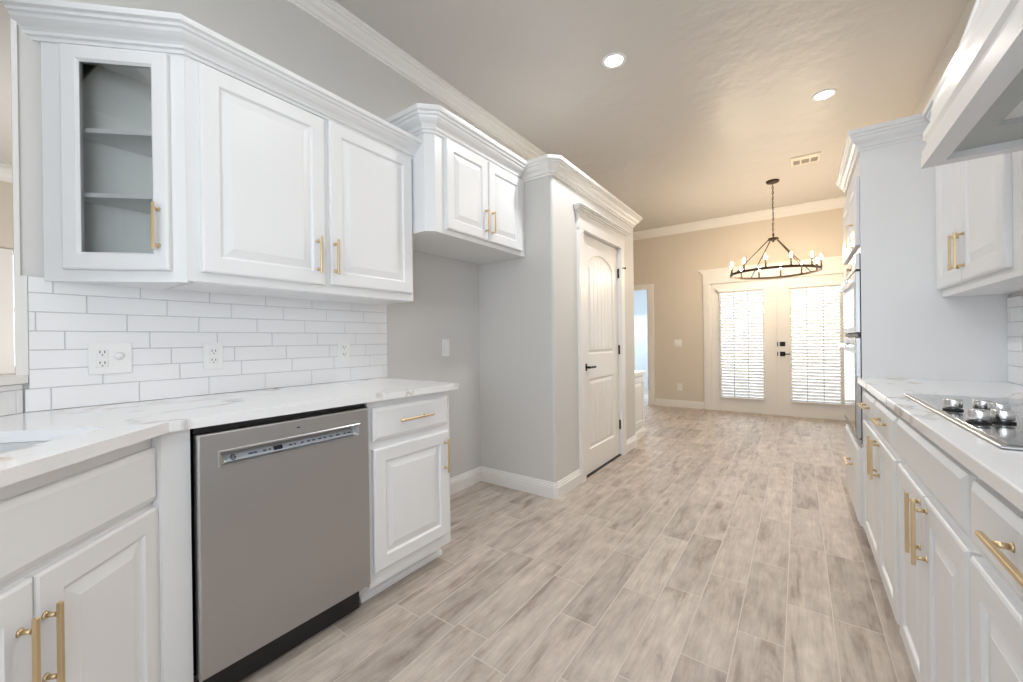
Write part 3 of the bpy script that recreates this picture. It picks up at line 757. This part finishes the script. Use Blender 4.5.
# doorway casing (back wall, left)
bm = B(); casing(bm, lambda u, d, z: (u, YB - d, z), HX0, HX1, HZ, w=.10, head=.0, cap=False); bx(bm, HX0 - .1, HX1 + .10, YB - .02, YB, HZ, HZ + .085)
bx(bm, HX1 - .015, HX1, YB, YB + .12, 0, HZ); struct('trim_10', bm, 'trim_paint', 'beige painted casing of the hall doorway')
# french doors
bm = B(); casing(bm, lambda u, d, z: (u, YB - d, z), FX0 + .005, FX1 - .005, FZ - .012, w=.095, head=.165); struct('trim_11', bm, 'trim_paint', 'white casing with a deep header round the french doors')
bm = B(); bx(bm, FX0, FX0 + .015, YB, YB + .12, 0, FZ); bx(bm, FX1 - .015, FX1, YB, YB + .12, 0, FZ); bx(bm, FX0, FX1, YB, YB + .12, FZ - .015, FZ); bx(bm, FX0, FX1, YB, YB + .12, 0, .012); struct('trim_12', bm, 'trim_paint', 'jambs of the french doors')
def leaf(name, x0, x1, lx0, lx1, label):
    lz0, lz1 = .235, 1.845; y = YB + .012; t = .042
    def rc(a, b, c, d, yy): return [(a, yy, c), (b, yy, c), (b, yy, d), (a, yy, d)]
    bm = B(); O = (x0, x1, .014, FZ - .018); I = (lx0, lx1, lz0, lz1)
    rings_to_faces(bm, [rc(*O, y + t), rc(*O, y), rc(I[0] - .03, I[1] + .03, I[2] - .03, I[3] + .03, y), rc(I[0] - .027, I[1] + .027, I[2] - .027, I[3] + .027, y - .010), rc(I[0] - .008, I[1] + .008, I[2] - .008, I[3] + .008, y - .010), rc(*I, y + .002), rc(*I, y + t), rc(*O, y + t)], cap_last=False)
    o = struct(name, bm, 'trim_paint', label, 'door', weld=True)
    bm = B(); bx(bm, lx0, lx1, y + .018, y + .023, lz0, lz1); obj('glass_pane', bm, 'clear_glass', o)
    return o
leaf('door_1', FX0 + .018, -.254, -.985, -.435, 'left leaf of the white french doors')
d2 = leaf('door_2', -.250, FX1 - .018, -.080, .450, 'right leaf of the white french doors with black lock')
bm = B(); bx(bm, -.262, -.242, YB - .002, YB + .011, .014, FZ - .018, .002); obj('astragal', bm, 'trim_paint', d2)
bm = B(); bx(bm, -.225, -.160, YB + .001, YB + .012, 1.000, 1.066, .003); bx(bm, -.197, -.188, YB - .018, YB + .002, 1.018, 1.048, .002); obj('deadbolt', bm, 'black_metal', d2)
bm = B(); bx(bm, -.225, -.160, YB + .001, YB + .012, .856, .922, .003); cyl(bm, (-.192, YB + .002, .889), (-.192, YB - .045, .889), .009, n=12); bx(bm, -.200, -.100, YB - .052, YB - .042, .881, .897, .002); obj('lever_handle', bm, 'black_metal', d2)
for zz in (1.030, .889):
    bm = B(); bx(bm, -.258, -.246, YB - .004, YB - .0015, zz - .03, zz + .03); obj('strike_plate', bm, 'black_metal', d2)

# blinds
def blind(x0, x1, z0, z1, label):
    r = thing('window_blind', label, 'blind', ((x0 + x1) / 2, YB - .022, z0), 0, 'white blinds on the french doors')
    w = (x1 - x0) / 2; H = z1 - z0
    bm = B(); bx(bm, -w - .02, w + .02, -.028, .018, H - .045, H, .003); hr = obj('headrail', bm, 'blind_white', r)
    bm = B(); bx(bm, -w - .055, -w - .020, -.020, .014, H - .022, H + .018, .004); obj('bracket', bm, 'trim_paint', hr)
    bm = B(); bx(bm, -w, w, -.018, .014, 0, .020, .003); obj('bottom_rail', bm, 'blind_white', r)
    bm = B(); n = int((H - .075) / .0445); p = (H - .075) / n
    for k in range(n):
        zc = .040 + p * (k + .5); a = math.radians(38); hx = .0245
        cs_, sn = math.cos(a) * hx, math.sin(a) * hx; th = .0014
        prof = [(-cs_, -sn - th), (0, -th + .0012), (cs_, sn - th), (cs_, sn + th), (0, th + .0012), (-cs_, -sn + th)]
        rings_to_faces(bm, [[(-w, q_[0], zc + q_[1]) for q_ in prof], [(w, q_[0], zc + q_[1]) for q_ in prof]], cap_first=True)
    obj('slats', bm, 'blind_white', r)
    for k in (-.33, .33):
        bm = B()
        for yy in (-.022, .020): bx(bm, 2 * w * k / 2 * 1.0 - .003, 2 * w * k / 2 + .003, yy - .0008, yy + .0008, .018, H - .04)
        obj('ladder_cord', bm, 'cord_grey', r)
    return r
blind(-.995, -.425, .205, 1.885, 'white slatted blind on the left french door')
blind(-.095, .460, .205, 1.870, 'white slatted blind on the right french door beside the ovens')
# living room blind
r = thing('window_blind', 'white blind in the living room window through the pass-through', 'blind', (LW + .02, 1.01, .905), PI / 2)
bm = B(); bx(bm, -.62, .62, -.02, .02, 1.11, 1.15); obj('headrail', bm, 'blind_white', r)
bm = B(); bx(bm, -.63, .62, -.03, .03, .026, .082, .004); obj('bottom_rail', bm, 'blind_white', r)
bm = B()
for k in range(1, 24): bx(bm, -.625, .62, -.022, .022, .03 + k * .045, .033 + k * .045)
obj('slats', bm, 'blind_white', r)

# patio beyond the doors
bm = B(); bx(bm, -4, 4, 7.12, 14, -.12, -.05); struct('floor_patio', bm, 'patio', 'pale patio outside the french doors', 'floor')

# ------------------------------------------------------------------ low cabinet past the pantry
r = thing('low_cabinet', 'low white built-in cabinet just past the pantry corner', 'cabinet', (-1.49, 4.222, 0), PI / 2)
bm = B(); bx(bm, 0, .50, 0, .5, 0, .725); obj('body', bm, 'cabinet_paint', r)
bm = B(); bx(bm, -.0, .525, -.025, .5, .725, .760, .003); obj('top', bm, 'cabinet_paint', r)
bm = B(); panel_door(bm, .03, .47, .14, .70); obj('door', bm, 'cabinet_paint', r)
bm = B(); sweep(bm, [(0, 0), (.50, 0), (.50, .5)], BASE); obj('base_trim', bm, 'trim_paint', r)

# ------------------------------------------------------------------ outlets and switches
def plate(name, label, cat, loc, rotz, kind, w=.072, h=.115, group=None):
    r = thing(name, label, cat, loc, rotz, group)
    bm = B(); bx(bm, -w / 2, w / 2, -.006, 0, -h / 2, h / 2, .002, 2); obj('cover_plate', bm, 'plastic_white', r)
    def duplex(cx):
        for s in (-1, 1):
            bm = B(); bx(bm, cx - .0165, cx + .0165, -.0085, -.005, s * .020 - .0145, s * .020 + .0145, .003, 2); rc = obj('receptacle', bm, 'plastic_white', r)
            bm = B()
            for k in (-.0065, .0065): bx(bm, cx + k - .0013, cx + k + .0013, -.0092, -.0082, s * .020 - .001, s * .020 + .0085)
            cyl(bm, (cx, -.0092, s * .020 - .0075), (cx, -.0082, s * .020 - .0075), .0024, n=10); obj('slots', bm, 'socket_dark', rc)
    def rocker(cx):
        bm = B(); bx(bm, cx - .0165, cx + .0165, -.010, -.005, -.033, .033, .003, 2); obj('rocker', bm, 'plastic_white', r)
    if kind == 'duplex': duplex(0)
    elif kind == 'rocker': rocker(0)
    elif kind == 'double': duplex(-.023); toggle(r, .023)
    elif kind == 'double_rocker': rocker(-.023); rocker(.023)
    return r
def toggle(r, cx):
    bm = B(); lathe(bm, [(0, 0), (.015, 0), (.015, .004), (0, .006)], (0, 0, 0), 20)
    bmesh.ops.transform(bm, matrix=Matrix.Translation((cx, -.005, .008)) @ Matrix.Rotation(PI / 2, 4, 'X'), verts=bm.verts[:]); obj('dial', bm, 'plastic_white', r)
XT = WL + .0095
plate('electrical_outlet', 'double-width white outlet and dial plate on the tile near the sink', 'outlet', (XT, .347, 1.088), PI / 2, 'double', .118, .118)
plate('electrical_outlet', 'white duplex outlet on the tile above the dishwasher', 'outlet', (XT, .672, 1.083), PI / 2, 'duplex')
plate('electrical_outlet', 'white duplex outlet at the right end of the tiled backsplash', 'outlet', (XT, 1.297, 1.087), PI / 2, 'duplex')
plate('electrical_outlet', 'white outlet plate on the plain alcove wall', 'outlet', (WL + .0005, 2.111, 1.086), PI / 2, 'rocker', .08, .125)
plate('light_switch', 'white double switch on the beige wall left of the french doors', 'switch', (-1.622, YB - .0005, 1.057), 0, 'double_rocker', .115, .115)
plate('electrical_outlet', 'white low outlet below the switch on the beige wall', 'outlet', (-1.600, YB - .0005, .332), 0, 'duplex')

# ------------------------------------------------------------------ ceiling fittings
def downlight(x, y, label, power=40, col=(1, .965, .93)):
    r = thing('recessed_light', label, 'ceiling light', (x, y, CEIL), 0, 'recessed ceiling lights')
    bm = B(); lathe(bm, [(.055, -.001), (.057, -.006), (.072, -.005), (.080, -.001), (.080, 0), (.055, 0)], (0, 0, 0), 40); obj('trim_ring', bm, 'plastic_white', r)
    bm = B(); lathe(bm, [(0, -.0035), (.055, -.003), (.056, -.0005), (0, -.0005)], (0, 0, 0), 32); obj('lens', bm, 'led_lens', r)
    l = bpy.data.lights.new('lamp_light', 'AREA'); l.shape = 'DISK'; l.size = .12; l.energy = power; l.color = col; l.spread = math.radians(165)
    o = bpy.data.objects.new('lamp_light', l); C.objects.link(o); o.parent = r; o.location = (0, 0, -.012)
    return r
NEUTRAL = (.985, .99, 1.0)
downlight(-.98, 2.577, 'recessed light in the ceiling on the left, nearer the camera', 14, NEUTRAL)
downlight(.174, 3.905, 'recessed light in the ceiling above the tall oven cabinet', 7, (1, .95, .86))
downlight(-.98, .75, 'recessed light out of view above the dishwasher', .6, NEUTRAL)
downlight(-.15, 1.45, 'recessed light out of view above the aisle', 4.5, NEUTRAL)
downlight(.10, .45, 'added recessed fill light out of view above the camera', 2.0, NEUTRAL)  # extra lamp added to brighten the sink and base cabinet fronts
downlight(-1.05, -.35, 'recessed light out of view above the sink', 3.5, NEUTRAL)
downlight(-.30, -1.2, 'recessed light out of view behind the camera', 2.5, NEUTRAL)

# vent
r = thing('ceiling_vent', 'small cream air vent in the ceiling beside the chandelier', 'vent', (.072, 5.20, CEIL), 0)
bm = B(); bx(bm, -.125, .125, -.12, .12, -.008, -.0005, .002); obj('frame', bm, 'vent_white', r)
for cx_, cw_ in ((-.075, .028), (0, .032), (.075, .028)):
    bm = B(); bx(bm, cx_ - cw_, cx_ + cw_, -.02, .09, -.0095, -.0075); lv = obj('opening', bm, 'vent_dark', r)
    bm = B()
    for k in range(5): bx(bm, cx_ - cw_, cx_ + cw_, -.015 + k * .024, -.008 + k * .024, -.0115, -.0090)
    obj('louvres', bm, 'vent_white', lv)

# chandelier
CX, CY, RZ, RR = -.236, 5.685, 1.897, .45
r = thing('chandelier', 'dark bronze ring chandelier with candle bulbs before the french doors', 'chandelier', (CX, CY, RZ), 0)
HUBZ = 2.295 - RZ; TOPZ = CEIL - RZ
bm = B(); lathe(bm, [(0, TOPZ - .03), (.012, TOPZ - .03), (.060, TOPZ - .022), (.068, TOPZ - .010), (.068, TOPZ), (0, TOPZ)], (0, 0, 0), 28); obj('canopy', bm, 'bronze_metal', r)
bm = B(); z = TOPZ - .03; k = 0
while z > HUBZ + .07:                               # chain of alternating oval links
    pts = []
    for i in range(12):
        a = 2 * PI * i / 12; u = .0085 * math.cos(a); v = .020 * math.sin(a)
        pts.append((u if k % 2 else 0, 0 if k % 2 else u, z - .018 + v))
    tube(bm, pts, .0028, 6, closed=True); z -= .031; k += 1
obj('chain', bm, 'bronze_metal', r)
bm = B(); tube(bm, [(.006 * math.sin(i * .9), .006 * math.cos(i * .7), TOPZ - .03 + (HUBZ + .05 - TOPZ + .03) * i / 14) for i in range(15)], .0022, 6); obj('cord', bm, 'bronze_metal', r)
bm = B(); lathe(bm, [(0, HUBZ + .07), (.006, HUBZ + .07), (.007, HUBZ + .02), (.050, HUBZ + .014), (.055, HUBZ), (.050, HUBZ - .012), (.012, HUBZ - .016), (.010, HUBZ - .035), (0, HUBZ - .037)], (0, 0, 0), 24); obj('hub', bm, 'bronze_metal', r)
bm = B(); n = 72; h = .013
lp = lambda rad, z: [(rad * math.cos(2 * PI * i / n), rad * math.sin(2 * PI * i / n), z) for i in range(n)]
rings_to_faces(bm, [lp(RR - .006, -h), lp(RR + .006, -h), lp(RR + .006, h), lp(RR - .006, h), lp(RR - .006, -h)], cap_last=False)
obj('ring', bm, 'bronze_metal', r, weld=True)
for a in (36, 126, 216, 306):
    t = math.radians(a); bm = B(); tube(bm, [(.048 * math.cos(t), .048 * math.sin(t), HUBZ), (RR * math.cos(t), RR * math.sin(t), .0)], .0055, 8); obj('arm', bm, 'bronze_metal', r)
for i in range(12):
    t = math.radians(i * 30 + 23); x, y = RR * math.cos(t), RR * math.sin(t)
    bm = B(); lathe(bm, [(0, .010), (.010, .010), (.014, .016), (.0090, .020), (.0090, .095), (0, .095)], (x, y, 0), 14); c_ = obj('candle_sleeve', bm, 'bronze_metal', r)
    bm = B(); lathe(bm, [(0, .095), (.006, .096), (.0095, .108), (.0105, .118), (.0085, .134), (.004, .148), (0, .153)], (x, y, 0), 14); obj('bulb', bm, 'bulb_glow', c_)
